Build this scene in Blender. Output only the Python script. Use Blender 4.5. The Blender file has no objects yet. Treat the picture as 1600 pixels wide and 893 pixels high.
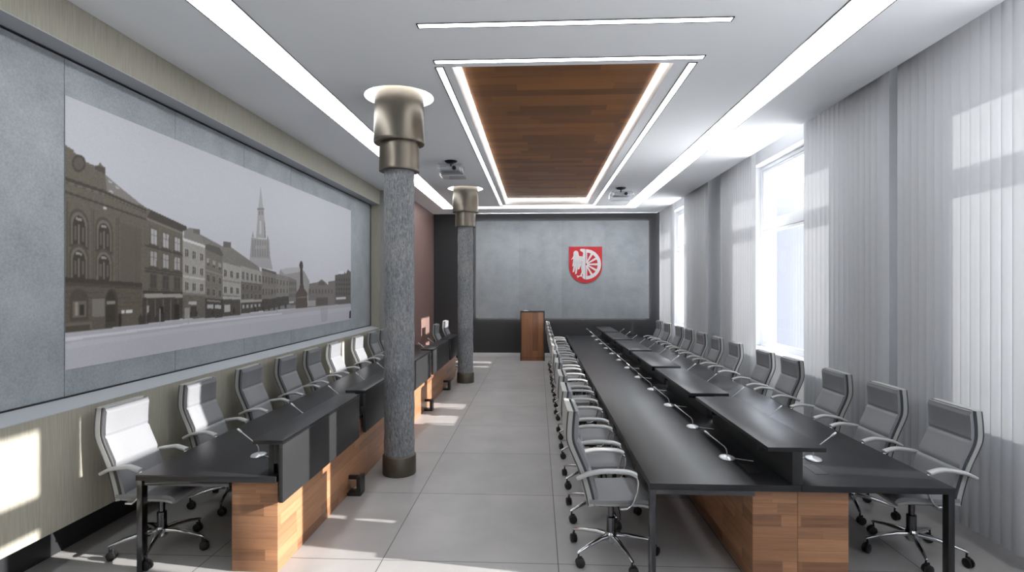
import bpy, bmesh, math, random
import numpy as np
from math import pi, sin, cos, radians, sqrt, atan
from mathutils import Vector, Matrix

random.seed(7)
SC = bpy.context.scene
COL = SC.collection

# ------------------------------------------------------------------ helpers
def srgb(r, g, b, a=1.0):
    def f(c):
        c = c / 255.0
        return c / 12.92 if c <= 0.04045 else ((c + 0.055) / 1.055) ** 2.4
    return (f(r), f(g), f(b), a)

def new_mat(name):
    m = bpy.data.materials.new(name); m.use_nodes = True
    nt = m.node_tree
    return m, nt, nt.nodes, nt.links, nt.nodes['Principled BSDF']

def plain(name, col, rough=0.5, metal=0.0, spec=0.5, noise=0.0, nscale=20.0, bump=0.0, coat=0.0):
    m, nt, N, L, b = new_mat(name)
    b.inputs['Base Color'].default_value = col
    b.inputs['Roughness'].default_value = rough
    b.inputs['Metallic'].default_value = metal
    b.inputs['Specular IOR Level'].default_value = spec
    b.inputs['Coat Weight'].default_value = coat
    if noise > 0 or bump > 0:
        tc = N.new('ShaderNodeTexCoord'); nz = N.new('ShaderNodeTexNoise')
        nz.inputs['Scale'].default_value = nscale; nz.inputs['Detail'].default_value = 6
        L.new(tc.outputs['Object'], nz.inputs['Vector'])
        if noise > 0:
            mx = N.new('ShaderNodeMix'); mx.data_type = 'RGBA'
            mx.inputs[6].default_value = tuple(c * (1 - noise) for c in col[:3]) + (1,)
            mx.inputs[7].default_value = tuple(min(1, c * (1 + noise)) for c in col[:3]) + (1,)
            L.new(nz.outputs['Fac'], mx.inputs[0]); L.new(mx.outputs[2], b.inputs['Base Color'])
        if bump > 0:
            bp = N.new('ShaderNodeBump'); bp.inputs['Strength'].default_value = bump
            bp.inputs['Distance'].default_value = 0.01
            L.new(nz.outputs['Fac'], bp.inputs['Height']); L.new(bp.outputs['Normal'], b.inputs['Normal'])
    return m

def emit(name, col, strength):
    m, nt, N, L, b = new_mat(name)
    b.inputs['Base Color'].default_value = (0.8, 0.8, 0.8, 1)
    b.inputs['Emission Color'].default_value = col
    b.inputs['Emission Strength'].default_value = strength
    return m

class MB:
    """collects shapes in one bmesh and links them as one mesh object"""
    def __init__(s): s.bm = bmesh.new()
    def _xf(s, vs, M):
        if M is not None: bmesh.ops.transform(s.bm, matrix=M, verts=vs)
    def box(s, x0, x1, y0, y1, z0, z1, bevel=0.0, M=None, seg=2):
        r = bmesh.ops.create_cube(s.bm, size=1.0)
        vs = r['verts']
        for v in vs:
            v.co = Vector((x0 + (v.co.x + .5) * (x1 - x0), y0 + (v.co.y + .5) * (y1 - y0), z0 + (v.co.z + .5) * (z1 - z0)))
        if bevel > 0:
            es = list({e for v in vs for e in v.link_edges})
            rb = bmesh.ops.bevel(s.bm, geom=es + list(vs), offset=bevel, segments=seg, affect='EDGES', profile=0.5)
            vs = list({v for f in rb['faces'] for v in f.verts} | {v for v in vs if v.is_valid})
        s._xf(vs, M)
        return s
    def prism(s, pts, d, M=None):
        """polygon in XY extruded along +Z by d, then transformed"""
        a = [s.bm.verts.new((x, y, 0)) for x, y in pts]
        b = [s.bm.verts.new((x, y, d)) for x, y in pts]
        n = len(pts)
        s.bm.faces.new(list(reversed(a))); s.bm.faces.new(b)
        for i in range(n):
            s.bm.faces.new((a[i], a[(i + 1) % n], b[(i + 1) % n], b[i]))
        s._xf(a + b, M)
        return s
    def lathe(s, prof, n=32, M=None, close=False):
        """(r,z) profile revolved round Z"""
        rings = []; allv = []
        for r, z in prof:
            if r < 1e-6:
                v = s.bm.verts.new((0, 0, z)); rings.append([v]); allv.append(v)
            else:
                R = [s.bm.verts.new((r * cos(2 * pi * k / n), r * sin(2 * pi * k / n), z)) for k in range(n)]
                rings.append(R); allv += R
        prs = list(zip(rings[:-1], rings[1:]))
        if close: prs.append((rings[-1], rings[0]))
        for A, B in prs:
            for k in range(n):
                k2 = (k + 1) % n
                if len(A) == 1 and len(B) == 1: continue
                if len(A) == 1: s.bm.faces.new((A[0], B[k2], B[k]))
                elif len(B) == 1: s.bm.faces.new((A[k], A[k2], B[0]))
                else: s.bm.faces.new((A[k], A[k2], B[k2], B[k]))
        s._xf(allv, M)
        return s
    def tube(s, path, r, n=10, M=None):
        """round tube along a path; r a number or a list"""
        P = [Vector(p) for p in path]
        rs = r if isinstance(r, (list, tuple)) else [r] * len(P)
        rings = []; allv = []
        ref = None
        for i, p in enumerate(P):
            t = ((P[min(i + 1, len(P) - 1)] - P[max(i - 1, 0)])).normalized()
            if ref is None: ref = t.orthogonal().normalized()
            ref = (ref - t * ref.dot(t)).normalized()
            q = t.cross(ref)
            R = [s.bm.verts.new(p + (ref * cos(2 * pi * k / n) + q * sin(2 * pi * k / n)) * rs[i]) for k in range(n)]
            rings.append(R); allv += R
        for A, B in zip(rings[:-1], rings[1:]):
            for k in range(n):
                s.bm.faces.new((A[k], A[(k + 1) % n], B[(k + 1) % n], B[k]))
        s.bm.faces.new(list(reversed(rings[0]))); s.bm.faces.new(rings[-1])
        s._xf(allv, M)
        return s
    def band(s, path, wy, th, M=None):
        """flat bar whose path lies in the XZ plane; width along Y, thickness across the path; each may be a list"""
        P = [Vector((x, 0, z)) for x, z in path]
        n = len(P); rings = []; allv = []
        W = wy if isinstance(wy, (list, tuple)) else [wy] * n
        T = th if isinstance(th, (list, tuple)) else [th] * n
        for i, p in enumerate(P):
            t = (P[min(i + 1, n - 1)] - P[max(i - 1, 0)]).normalized()
            q = Vector((-t.z, 0, t.x))
            w = W[i] / 2; h = T[i] / 2; c = min(w, h) * 0.5
            prof = [(-w + c, -h), (w - c, -h), (w, -h + c), (w, h - c), (w - c, h), (-w + c, h), (-w, h - c), (-w, -h + c)]
            R = [s.bm.verts.new(p + Vector((0, a, 0)) + q * b) for a, b in prof]
            rings.append(R); allv += R
        for A, B in zip(rings[:-1], rings[1:]):
            for k in range(8):
                s.bm.faces.new((A[k], A[(k + 1) % 8], B[(k + 1) % 8], B[k]))
        s.bm.faces.new(list(reversed(rings[0]))); s.bm.faces.new(rings[-1])
        s._xf(allv, M)
        return s
    def pad(s, prof, width, tf, tb, nu=10, M=None):
        """upholstered pad swept along an XZ profile. tf(u,v)/tb(u,v): thickness in front of / behind the profile; u,v in 0..1"""
        P = [Vector((x, 0, z)) for x, z in prof]
        n = len(P); F = []; B = []; allv = []
        for i, p in enumerate(P):
            t = (P[min(i + 1, n - 1)] - P[max(i - 1, 0)]).normalized()
            q = Vector((t.z, 0, -t.x))
            v = i / (n - 1)
            fr = []; bk = []
            for j in range(nu + 1):
                u = j / nu
                y = (u - .5) * width
                fr.append(s.bm.verts.new(p + Vector((0, y, 0)) + q * tf(u, v)))
                bk.append(s.bm.verts.new(p + Vector((0, y, 0)) - q * tb(u, v)))
            F.append(fr); B.append(bk); allv += fr + bk
        for i in range(n - 1):
            for j in range(nu):
                s.bm.faces.new((F[i][j], F[i][j + 1], F[i + 1][j + 1], F[i + 1][j]))
                s.bm.faces.new((B[i][j], B[i + 1][j], B[i + 1][j + 1], B[i][j + 1]))
            s.bm.faces.new((F[i][0], F[i + 1][0], B[i + 1][0], B[i][0]))
            s.bm.faces.new((F[i][nu], B[i][nu], B[i + 1][nu], F[i + 1][nu]))
        for j in range(nu):
            s.bm.faces.new((F[0][j], B[0][j], B[0][j + 1], F[0][j + 1]))
            s.bm.faces.new((F[-1][j], F[-1][j + 1], B[-1][j + 1], B[-1][j]))
        s._xf(allv, M)
        return s
    def build(s, name, mat, parent=None, smooth=35, loc=None):
        bmesh.ops.recalc_face_normals(s.bm, faces=s.bm.faces)
        me = bpy.data.meshes.new(name); s.bm.to_mesh(me); s.bm.free()
        if smooth:
            me.shade_smooth(); me.set_sharp_from_angle(angle=radians(smooth))
        for m in (mat if isinstance(mat, (list, tuple)) else [mat]): me.materials.append(m)
        o = bpy.data.objects.new(name, me); COL.objects.link(o)
        if parent is not None: o.parent = parent
        if loc is not None: o.location = loc
        return o

def tag(o, label=None, cat=None, group=None, kind=None):
    if label: o['label'] = label
    if cat: o['category'] = cat
    if group: o['group'] = group
    if kind: o['kind'] = kind
    return o

def thing(name, label, cat, loc=(0, 0, 0), rz=0.0, group=None):
    o = bpy.data.objects.new(name, None); COL.objects.link(o)
    o.location = loc; o.rotation_euler = (0, 0, rz); o.empty_display_size = 0.1
    return tag(o, label, cat, group)

def struct(o, label=None, cat=None):
    o['kind'] = 'structure'
    return tag(o, label, cat)

CHILD = {}
def kids(o): return [c for c in bpy.data.objects if c.parent == o]
def dup(o, loc, rz, label, kidmap=None):
    r = o.copy(); COL.objects.link(r); r.location = loc; r.rotation_euler = (0, 0, rz)
    r['label'] = label
    for c in (kidmap or kids(o)):
        d = c.copy(); COL.objects.link(d); d.parent = r
        for g in CHILD.get(c.name, []):
            e = g.copy(); COL.objects.link(e); e.parent = d
    return r

ORD = ['first', 'second', 'third', 'fourth', 'fifth', 'sixth', 'seventh', 'eighth', 'ninth', 'tenth', 'eleventh', 'twelfth']

# ------------------------------------------------------------------ procedural materials
def math_node(N, L, op, a, b=None, c=None):
    n = N.new('ShaderNodeMath'); n.operation = op
    for i, v in enumerate((a, b, c)):
        if v is None: continue
        if isinstance(v, (int, float)): n.inputs[i].default_value = v
        else: L.new(v, n.inputs[i])
    return n.outputs[0]

def wood(name, along, across, pw, pl, dark, light, rough=0.32, seed=0.0, grain=1.0, var=1.0):
    """boards: 'along' and 'across' are 3-vectors dotted with object coordinates; pw board width, pl board length"""
    m, nt, N, L, b = new_mat(name)
    tc = N.new('ShaderNodeTexCoord')
    def dot(v):
        d = N.new('ShaderNodeVectorMath'); d.operation = 'DOT_PRODUCT'
        L.new(tc.outputs['Object'], d.inputs[0]); d.inputs[1].default_value = v
        return d.outputs['Value']
    A = dot(along); B = dot(across)
    row = math_node(N, L, 'FLOOR', math_node(N, L, 'DIVIDE', B, pw))
    wn = N.new('ShaderNodeTexWhiteNoise'); wn.noise_dimensions = '1D'
    L.new(math_node(N, L, 'ADD', row, seed + 3.3), wn.inputs['W'])
    off = math_node(N, L, 'MULTIPLY', wn.outputs['Value'], 7.0)
    a2 = math_node(N, L, 'ADD', math_node(N, L, 'DIVIDE', A, pl), off)
    brd = math_node(N, L, 'FLOOR', a2)
    cv = N.new('ShaderNodeCombineXYZ'); L.new(row, cv.inputs[0]); L.new(brd, cv.inputs[1]); cv.inputs[2].default_value = seed
    w2 = N.new('ShaderNodeTexWhiteNoise'); w2.noise_dimensions = '3D'; L.new(cv.outputs[0], w2.inputs['Vector'])
    # grain
    g = N.new('ShaderNodeCombineXYZ')
    L.new(math_node(N, L, 'MULTIPLY', A, 1.3), g.inputs[0]); L.new(math_node(N, L, 'MULTIPLY', B, 26.0), g.inputs[1])
    L.new(math_node(N, L, 'MULTIPLY', w2.outputs['Value'], 20.0), g.inputs[2])
    nz = N.new('ShaderNodeTexNoise'); nz.inputs['Scale'].default_value = 1.6; nz.inputs['Detail'].default_value = 7; nz.inputs['Roughness'].default_value = 0.62
    nz.inputs['Distortion'].default_value = 0.6
    L.new(g.outputs[0], nz.inputs['Vector'])
    f = math_node(N, L, 'ADD', math_node(N, L, 'MULTIPLY', w2.outputs['Value'], 0.55 * var), math_node(N, L, 'MULTIPLY', math_node(N, L, 'SUBTRACT', nz.outputs['Fac'], 0.2), 0.85 * grain))
    mx = N.new('ShaderNodeMix'); mx.data_type = 'RGBA'; mx.clamp_factor = True
    mx.inputs[6].default_value = dark; mx.inputs[7].default_value = light
    L.new(f, mx.inputs[0])
    # thin board joints
    fr = math_node(N, L, 'ABSOLUTE', math_node(N, L, 'SUBTRACT', math_node(N, L, 'FRACT', math_node(N, L, 'DIVIDE', B, pw)), 0.5))
    jt = math_node(N, L, 'GREATER_THAN', fr, 0.5 - 0.0012 / pw)
    m2 = N.new('ShaderNodeMix'); m2.data_type = 'RGBA'
    L.new(math_node(N, L, 'MULTIPLY', jt, 0.5), m2.inputs[0]); L.new(mx.outputs[2], m2.inputs[6]); m2.inputs[7].default_value = tuple(c * .4 for c in dark[:3]) + (1,)
    L.new(m2.outputs[2], b.inputs['Base Color'])
    b.inputs['Roughness'].default_value = rough
    return m

def concrete(name, c0, c1, rough=0.6):
    m, nt, N, L, b = new_mat(name)
    tc = N.new('ShaderNodeTexCoord')
    n1 = N.new('ShaderNodeTexNoise'); n1.inputs['Scale'].default_value = 2.2; n1.inputs['Detail'].default_value = 8; n1.inputs['Roughness'].default_value = 0.65
    n2 = N.new('ShaderNodeTexNoise'); n2.inputs['Scale'].default_value = 55; n2.inputs['Detail'].default_value = 5; n2.inputs['Roughness'].default_value = 0.7
    for n in (n1, n2): L.new(tc.outputs['Object'], n.inputs['Vector'])
    f = math_node(N, L, 'ADD', math_node(N, L, 'MULTIPLY', n1.outputs['Fac'], 0.55), math_node(N, L, 'MULTIPLY', n2.outputs['Fac'], 0.6))
    f = math_node(N, L, 'MULTIPLY_ADD', math_node(N, L, 'SUBTRACT', f, 0.575), 2.6, 0.5)
    mx = N.new('ShaderNodeMix'); mx.data_type = 'RGBA'; mx.clamp_factor = True
    mx.inputs[6].default_value = c0; mx.inputs[7].default_value = c1
    L.new(f, mx.inputs[0]); L.new(mx.outputs[2], b.inputs['Base Color'])
    b.inputs['Roughness'].default_value = rough
    bp = N.new('ShaderNodeBump'); bp.inputs['Strength'].default_value = 0.15; bp.inputs['Distance'].default_value = 0.004
    L.new(n2.outputs['Fac'], bp.inputs['Height']); L.new(bp.outputs['Normal'], b.inputs['Normal'])
    return m

def streaked(name, c0, c1, sx, sy, sz, rough=0.75):
    m, nt, N, L, b = new_mat(name)
    tc = N.new('ShaderNodeTexCoord'); mp = N.new('ShaderNodeMapping'); mp.inputs['Scale'].default_value = (sx, sy, sz)
    n1 = N.new('ShaderNodeTexNoise'); n1.inputs['Scale'].default_value = 1; n1.inputs['Detail'].default_value = 6
    L.new(tc.outputs['Object'], mp.inputs['Vector']); L.new(mp.outputs[0], n1.inputs['Vector'])
    mx = N.new('ShaderNodeMix'); mx.data_type = 'RGBA'; mx.clamp_factor = True
    mx.inputs[6].default_value = c0; mx.inputs[7].default_value = c1
    L.new(math_node(N, L, 'MULTIPLY_ADD', math_node(N, L, 'SUBTRACT', n1.outputs['Fac'], 0.5), 2.2, 0.5), mx.inputs[0])
    L.new(mx.outputs[2], b.inputs['Base Color']); b.inputs['Roughness'].default_value = rough
    return m

def floor_mat():
    m, nt, N, L, b = new_mat('floor tiles')
    tc = N.new('ShaderNodeTexCoord'); sp = N.new('ShaderNodeSeparateXYZ'); L.new(tc.outputs['Object'], sp.inputs[0])
    tx = math_node(N, L, 'DIVIDE', math_node(N, L, 'ADD', sp.outputs[0], 1.19), 1.345)
    ty = math_node(N, L, 'DIVIDE', math_node(N, L, 'SUBTRACT', sp.outputs[1], 4.158), 1.354)
    def joint(t, p):
        fr = math_node(N, L, 'ABSOLUTE', math_node(N, L, 'SUBTRACT', math_node(N, L, 'FRACT', t), 0.5))
        return math_node(N, L, 'GREATER_THAN', fr, 0.5 - 0.0035 / p)
    j = math_node(N, L, 'MAXIMUM', joint(tx, 1.345), joint(ty, 1.354))
    cv = N.new('ShaderNodeCombineXYZ'); L.new(math_node(N, L, 'FLOOR', tx), cv.inputs[0]); L.new(math_node(N, L, 'FLOOR', ty), cv.inputs[1])
    wn = N.new('ShaderNodeTexWhiteNoise'); wn.noise_dimensions = '2D'; L.new(cv.outputs[0], wn.inputs['Vector'])
    n1 = N.new('ShaderNodeTexNoise'); n1.inputs['Scale'].default_value = 1.7; n1.inputs['Detail'].default_value = 7; n1.inputs['Roughness'].default_value = 0.6
    L.new(tc.outputs['Object'], n1.inputs['Vector'])
    f = math_node(N, L, 'ADD', math_node(N, L, 'MULTIPLY', wn.outputs['Value'], 0.25), n1.outputs['Fac'])
    f = math_node(N, L, 'SUBTRACT', f, 0.12)
    mx = N.new('ShaderNodeMix'); mx.data_type = 'RGBA'; mx.clamp_factor = True
    mx.inputs[6].default_value = srgb(146, 143, 141); mx.inputs[7].default_value = srgb(180, 177, 175)
    L.new(f, mx.inputs[0])
    m2 = N.new('ShaderNodeMix'); m2.data_type = 'RGBA'; L.new(j, m2.inputs[0]); L.new(mx.outputs[2], m2.inputs[6]); m2.inputs[7].default_value = srgb(80, 79, 78)
    L.new(m2.outputs[2], b.inputs['Base Color'])
    b.inputs['Roughness'].default_value = 0.42
    b.inputs['Specular IOR Level'].default_value = 0.4
    return m

def slat_mat():
    m, nt, N, L, b = new_mat('blind fabric')
    b.inputs['Base Color'].default_value = srgb(180, 181, 184); b.inputs['Roughness'].default_value = 0.8
    b.inputs['Specular IOR Level'].default_value = 0.2
    tr = N.new('ShaderNodeBsdfTranslucent'); tr.inputs['Color'].default_value = srgb(225, 226, 228)
    mx = N.new('ShaderNodeMixShader'); mx.inputs[0].default_value = 0.075
    L.new(b.outputs[0], mx.inputs[1]); L.new(tr.outputs[0], mx.inputs[2])
    L.new(mx.outputs[0], N['Material Output'].inputs['Surface'])
    return m

def glass_mat(name, tint, fac):
    m, nt, N, L, b = new_mat(name)
    tr = N.new('ShaderNodeBsdfTransparent'); tr.inputs['Color'].default_value = tint
    gl = N.new('ShaderNodeBsdfGlossy'); gl.inputs['Roughness'].default_value = 0.02
    lw = N.new('ShaderNodeLayerWeight'); lw.inputs['Blend'].default_value = 0.5
    p5 = math_node(N, L, 'POWER', lw.outputs['Facing'], 5.0)
    r0 = ((fac - 1) / (fac + 1)) ** 2
    mx = N.new('ShaderNodeMixShader')
    L.new(math_node(N, L, 'MULTIPLY_ADD', p5, 1 - r0, r0), mx.inputs[0]); L.new(tr.outputs[0], mx.inputs[1]); L.new(gl.outputs[0], mx.inputs[2])
    L.new(mx.outputs[0], N['Material Output'].inputs['Surface'])
    return m

def column_mat():
    m, nt, N, L, b = new_mat('weathered cast iron')
    tc = N.new('ShaderNodeTexCoord'); mp = N.new('ShaderNodeMapping'); mp.inputs['Scale'].default_value = (42, 42, 11)
    L.new(tc.outputs['Object'], mp.inputs['Vector'])
    n1 = N.new('ShaderNodeTexNoise'); n1.inputs['Scale'].default_value = 1.6; n1.inputs['Detail'].default_value = 9; n1.inputs['Roughness'].default_value = 0.72; n1.inputs['Distortion'].default_value = 1.0
    L.new(mp.outputs[0], n1.inputs['Vector'])
    n2 = N.new('ShaderNodeTexNoise'); n2.inputs['Scale'].default_value = 1.4; n2.inputs['Detail'].default_value = 3
    L.new(tc.outputs['Object'], n2.inputs['Vector'])
    cr = N.new('ShaderNodeValToRGB'); e = cr.color_ramp.elements
    e[0].position = 0.30; e[0].color = srgb(80, 83, 87); e[1].position = 0.47; e[1].color = srgb(124, 127, 131)
    k = e.new(0.56); k.color = srgb(150, 152, 155); k = e.new(0.68); k.color = srgb(190, 172, 154)
    L.new(math_node(N, L, 'ADD', n1.outputs['Fac'], math_node(N, L, 'MULTIPLY', math_node(N, L, 'SUBTRACT', n2.outputs['Fac'], 0.5), 0.35)), cr.inputs[0])
    L.new(cr.outputs[0], b.inputs['Base Color']); b.inputs['Roughness'].default_value = 0.55
    b.inputs['Metallic'].default_value = 0.15
    bp = N.new('ShaderNodeBump'); bp.inputs['Strength'].default_value = 0.7; bp.inputs['Distance'].default_value = 0.01
    L.new(n1.outputs['Fac'], bp.inputs['Height']); L.new(bp.outputs['Normal'], b.inputs['Normal'])
    return m

M = {}
M['ceiling'] = plain('ceiling paint', srgb(240, 243, 246), 0.7, spec=0.2)
M['white'] = plain('white paint', srgb(235, 236, 238), 0.55)
M['frame'] = plain('white window frame', srgb(238, 240, 243), 0.35)
M['beige'] = streaked('beige wallcovering', srgb(150, 145, 131), srgb(172, 168, 154), 130, 130, 4.0)
M['reveal'] = plain('grey reveal paint', srgb(172, 175, 179), 0.6)
M['dark'] = plain('anthracite wall paint', srgb(42, 42, 44), 0.6, noise=0.05)
M['skirt'] = plain('black skirting', srgb(38, 38, 40), 0.5)
M['light_skirt'] = plain('pale skirting', srgb(200, 200, 200), 0.5)
M['partition'] = plain('partition paint', srgb(150, 150, 148), 0.6)
M['concrete'] = concrete('grey concrete panel', srgb(138, 143, 147), srgb(180, 185, 188))
M['floor'] = floor_mat()
M['walnut'] = wood('walnut boards', (1, 1, 0), (0, 0, 1), 0.082, 0.9, srgb(104, 71, 52), srgb(186, 136, 99), 0.34)
M['walnut_ceiling'] = wood('walnut ceiling boards', (1, 0, 0), (0, 1, 0), 0.19, 1.1, srgb(82, 48, 18), srgb(150, 97, 42), 0.5, seed=4.0, var=1.1, grain=.7)
M['walnut_vertical'] = wood('walnut veneer', (0, 0, 1), (1, 1, 0), 0.16, 3.0, srgb(96, 62, 42), srgb(160, 110, 76), 0.25, seed=9.0)
M['red_wood'] = wood('red brown veneer', (0, 0, 1), (0, 1, 0), 0.62, 9.0, srgb(134, 108, 101), srgb(160, 131, 122), 0.28, seed=2.0, grain=.5, var=.6)
M['black_wood'] = plain('black stained top', srgb(31, 31, 33), 0.33, spec=0.45, noise=0.06, nscale=8)
M['black_panel'] = plain('black stained panel', srgb(42, 42, 43), 0.4, spec=0.4, noise=0.06, nscale=8)
M['black'] = plain('black plastic', srgb(22, 22, 23), 0.45)
M['black_metal'] = plain('black powder coated steel', srgb(34, 34, 36), 0.35)
M['chrome'] = plain('chrome', srgb(205, 206, 208), 0.12, metal=1.0)
M['dark_chrome'] = plain('dark chrome', srgb(92, 92, 95), 0.2, metal=1.0)
M['leather'] = plain('light grey leather', srgb(126, 126, 129), 0.5, noise=0.04, nscale=60, bump=0.08)
M['leather_side'] = plain('pale grey shell', srgb(164, 164, 160), 0.5)
M['piping'] = plain('dark piping', srgb(58, 57, 60), 0.6)
M['arm'] = plain('pale arm pad', srgb(176, 176, 174), 0.35, spec=0.6)
M['grey_metal'] = plain('satin grey metal', srgb(176, 177, 178), 0.3, metal=0.7)
M['nickel'] = plain('brushed nickel', srgb(126, 119, 109), 0.34, metal=1.0)
M['bronze'] = plain('dull bronze base', srgb(98, 92, 82), 0.45, metal=0.7)
M['iron'] = column_mat()
M['led'] = emit('led diffuser', (0.93, 0.97, 1.0, 1), 7.6)
M['ring'] = emit('ring led', (1.0, 0.99, 0.96, 1), 8.0)
M['cove'] = emit('cove led', (1.0, 0.95, 0.88, 1), 9.0)
M['halo'] = emit('halo led', (1.0, 1.0, 1.0, 1), 20.0)
M['slat'] = slat_mat()
M['glass'] = glass_mat('window glass', (0.97, 0.98, 1, 1), 1.45)
M['acrylic'] = glass_mat('clear casing', (0.94, 0.95, 0.96, 1), 1.6)
M['red'] = plain('red enamel', srgb(196, 40, 46), 0.4)
M['silver'] = plain('silver white enamel', srgb(222, 216, 216), 0.4)
M['casing_grey'] = plain('pale grey plastic', srgb(190, 192, 195), 0.5)
M['mic'] = plain('mic silver', srgb(205, 206, 208), 0.3, metal=0.5)
M['outside'] = plain('sun blocker finish', srgb(225, 226, 228), 0.8)

# ------------------------------------------------------------------ room constants
CEIL = 4.22
XL, XR = -3.486, 3.465       # left wall face, right edge of the ceiling
XC = -3.69                   # face of the concrete panels in the left recess
XW = 3.85                    # inner face of the window wall
YN, YF = -1.6, 16.12         # near and far walls
XO = -3.80                   # structural wall behind the left cladding

# floor
f = MB().box(-4.3, 4.6, YN - .3, YF + .3, -0.12, 0).build('floor', M['floor'], smooth=0)
struct(f, 'grey large format stone floor tiles with dark joints', 'floor')

# ceiling with openings for the coffer and the two column rings
def ceiling():
    bm = bmesh.new()
    def loop(pts):
        vs = [bm.verts.new((x, y, CEIL)) for x, y in pts]
        for i in range(len(vs)): bm.edges.new((vs[i], vs[(i + 1) % len(vs)]))
    loop([(XO, YN), (XR, YN), (XR, YF), (XO, YF)])
    loop([(-.83, 5.285), (1.297, 5.285), (1.297, 14.28), (-.83, 14.28)])
    for cx, cy in COLS:
        loop([(cx + .385 * cos(2 * pi * k / 48), cy + .385 * sin(2 * pi * k / 48)) for k in range(48)])
    bmesh.ops.triangle_fill(bm, use_beauty=True, use_dissolve=False, edges=bm.edges[:])
    bmesh.ops.recalc_face_normals(bm, faces=bm.faces)
    for fc in bm.faces:
        if fc.normal.z > 0: fc.normal_flip()
    me = bpy.data.meshes.new('ceiling'); bm.to_mesh(me); bm.free(); me.materials.append(M['ceiling'])
    o = bpy.data.objects.new('ceiling', me); COL.objects.link(o)
    return struct(o, 'pale grey plasterboard ceiling with recessed light strips', 'ceiling')
COLS = [(-1.555, 6.11), (-1.575, 11.93)]
ceiling()
# roof slab over the voids, pocket above the blinds
rb = MB()
rb.box(-4.3, 4.6, YN - .3, YF + .3, 4.75, 4.9)
struct(rb.build('roof', M['white'], smooth=0), 'white slab above the suspended ceiling', 'roof')
b = MB().box(XR - .012, XR, YN, YF, CEIL + .002, 4.75)
struct(b.build('trim_1', M['ceiling'], smooth=0), 'edge of the suspended ceiling along the blinds', 'trim')

# left wall: beige cladding above and below a deep recess, structural wall behind
w = MB()
w.box(XO - .3, XO, YN - .3, YF + .3, 0, 4.75)
struct(w.build('wall_left', M['skirt'], smooth=0), 'dark structural wall behind the beige cladding', 'wall')
w = MB()
w.box(XO, XL, YN, 12.0, 3.90, CEIL - .002)
w.box(XO, XL, YN, 12.0, 0.325, 1.172)
w.box(XO, XL, 11.955, 12.0, 1.172, 3.90)
struct(w.build('wall_left_cladding', M['beige'], smooth=0), 'beige streaked wallcovering round the mural recess', 'wall')
w = MB()
def quadbar(bm, a):
    vs = [bm.verts.new(p) for p in a]; bm.faces.new(vs)
# lower ledge (sloping), upper soffit as thin linings
w.prism([(XO, 1.172), (XL + .002, 1.172), (XL + .002, 1.178), (XC, 1.226), (XO, 1.226)], 11.955 - YN, Matrix(((1, 0, 0, 0), (0, 0, -1, 11.955), (0, 1, 0, 0), (0, 0, 0, 1))))
w.prism([(XO, 3.893), (XL + .002, 3.893), (XL + .002, 3.90), (XO, 3.90)], 11.955 - YN, Matrix(((1, 0, 0, 0), (0, 0, -1, 11.955), (0, 1, 0, 0), (0, 0, 0, 1))))
struct(w.build('trim_2', M['reveal'], smooth=0), 'grey painted reveal lining the mural recess', 'trim')
w = MB().box(XC, XC + .008, YN, 11.955, 3.884, 3.893).box(XC, XC + .012, 11.94, 11.955, 1.226, 3.88).box(XC, XC + .012, YN, 11.955, 1.226, 1.234)  # thin dark strips along the panel edges
struct(w.build('trim_3', M['skirt'], smooth=0), 'thin dark line edging the concrete panels', 'trim')
w = MB().box(XO, XO + .025, YN, 12.0, 0, 0.325)
struct(w.build('baseboard_left', M['skirt'], smooth=0), 'black recessed skirting under the beige wall', 'baseboard')

# partition block at the far left with a veneer face
w = MB().box(XO, -3.092, 12.0, YF, 0, CEIL - .002)
struct(w.build('partition_wall', M['partition'], smooth=0), 'grey painted end of the far left partition', 'wall')
o = MB().box(-3.092, -3.072, 12.0, YF - .002, 0.0, CEIL - .004, 0.002).build('veneer_wall_panel', M['red_wood'])
tag(o, 'red brown veneer panel on the far left partition behind the columns', 'wall panel')

# far wall and near wall
w = MB().box(-4.3, 4.6, YF, YF + .3, 0, 4.75)
struct(w.build('wall_back', M['dark'], smooth=0), 'anthracite far wall', 'wall')
w = MB().box(-3.07, XR, YF - .018, YF, 0, 0.135, 0.003)
struct(w.build('baseboard_back', M['light_skirt']), 'pale skirting along the anthracite far wall', 'baseboard')
w = MB().box(-4.3, 4.6, YN - .3, YN, 0, 4.75)
struct(w.build('wall_front', M['white'], smooth=0), 'white wall at the camera end', 'wall')

# window wall with three openings
WINS = [(12.9, 16.05), (6.6, 10.1), (0.65, 4.85)]
ZS, ZH = 1.0, 4.225
w = MB()
edges = [YN - .3] + [v for a, b_ in sorted(WINS) for v in (a, b_)] + [YF + .3]
for k in range(0, len(edges), 2):
    w.box(XW, XW + .45, edges[k], edges[k + 1], 0, 4.75)
for a, b_ in WINS:
    w.box(XW, XW + .45, a, b_, 0, ZS); w.box(XW, XW + .45, a, b_, ZH, 4.75)
struct(w.build('wall_right', M['white'], smooth=0), 'white window wall behind the vertical blinds', 'wall')

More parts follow.
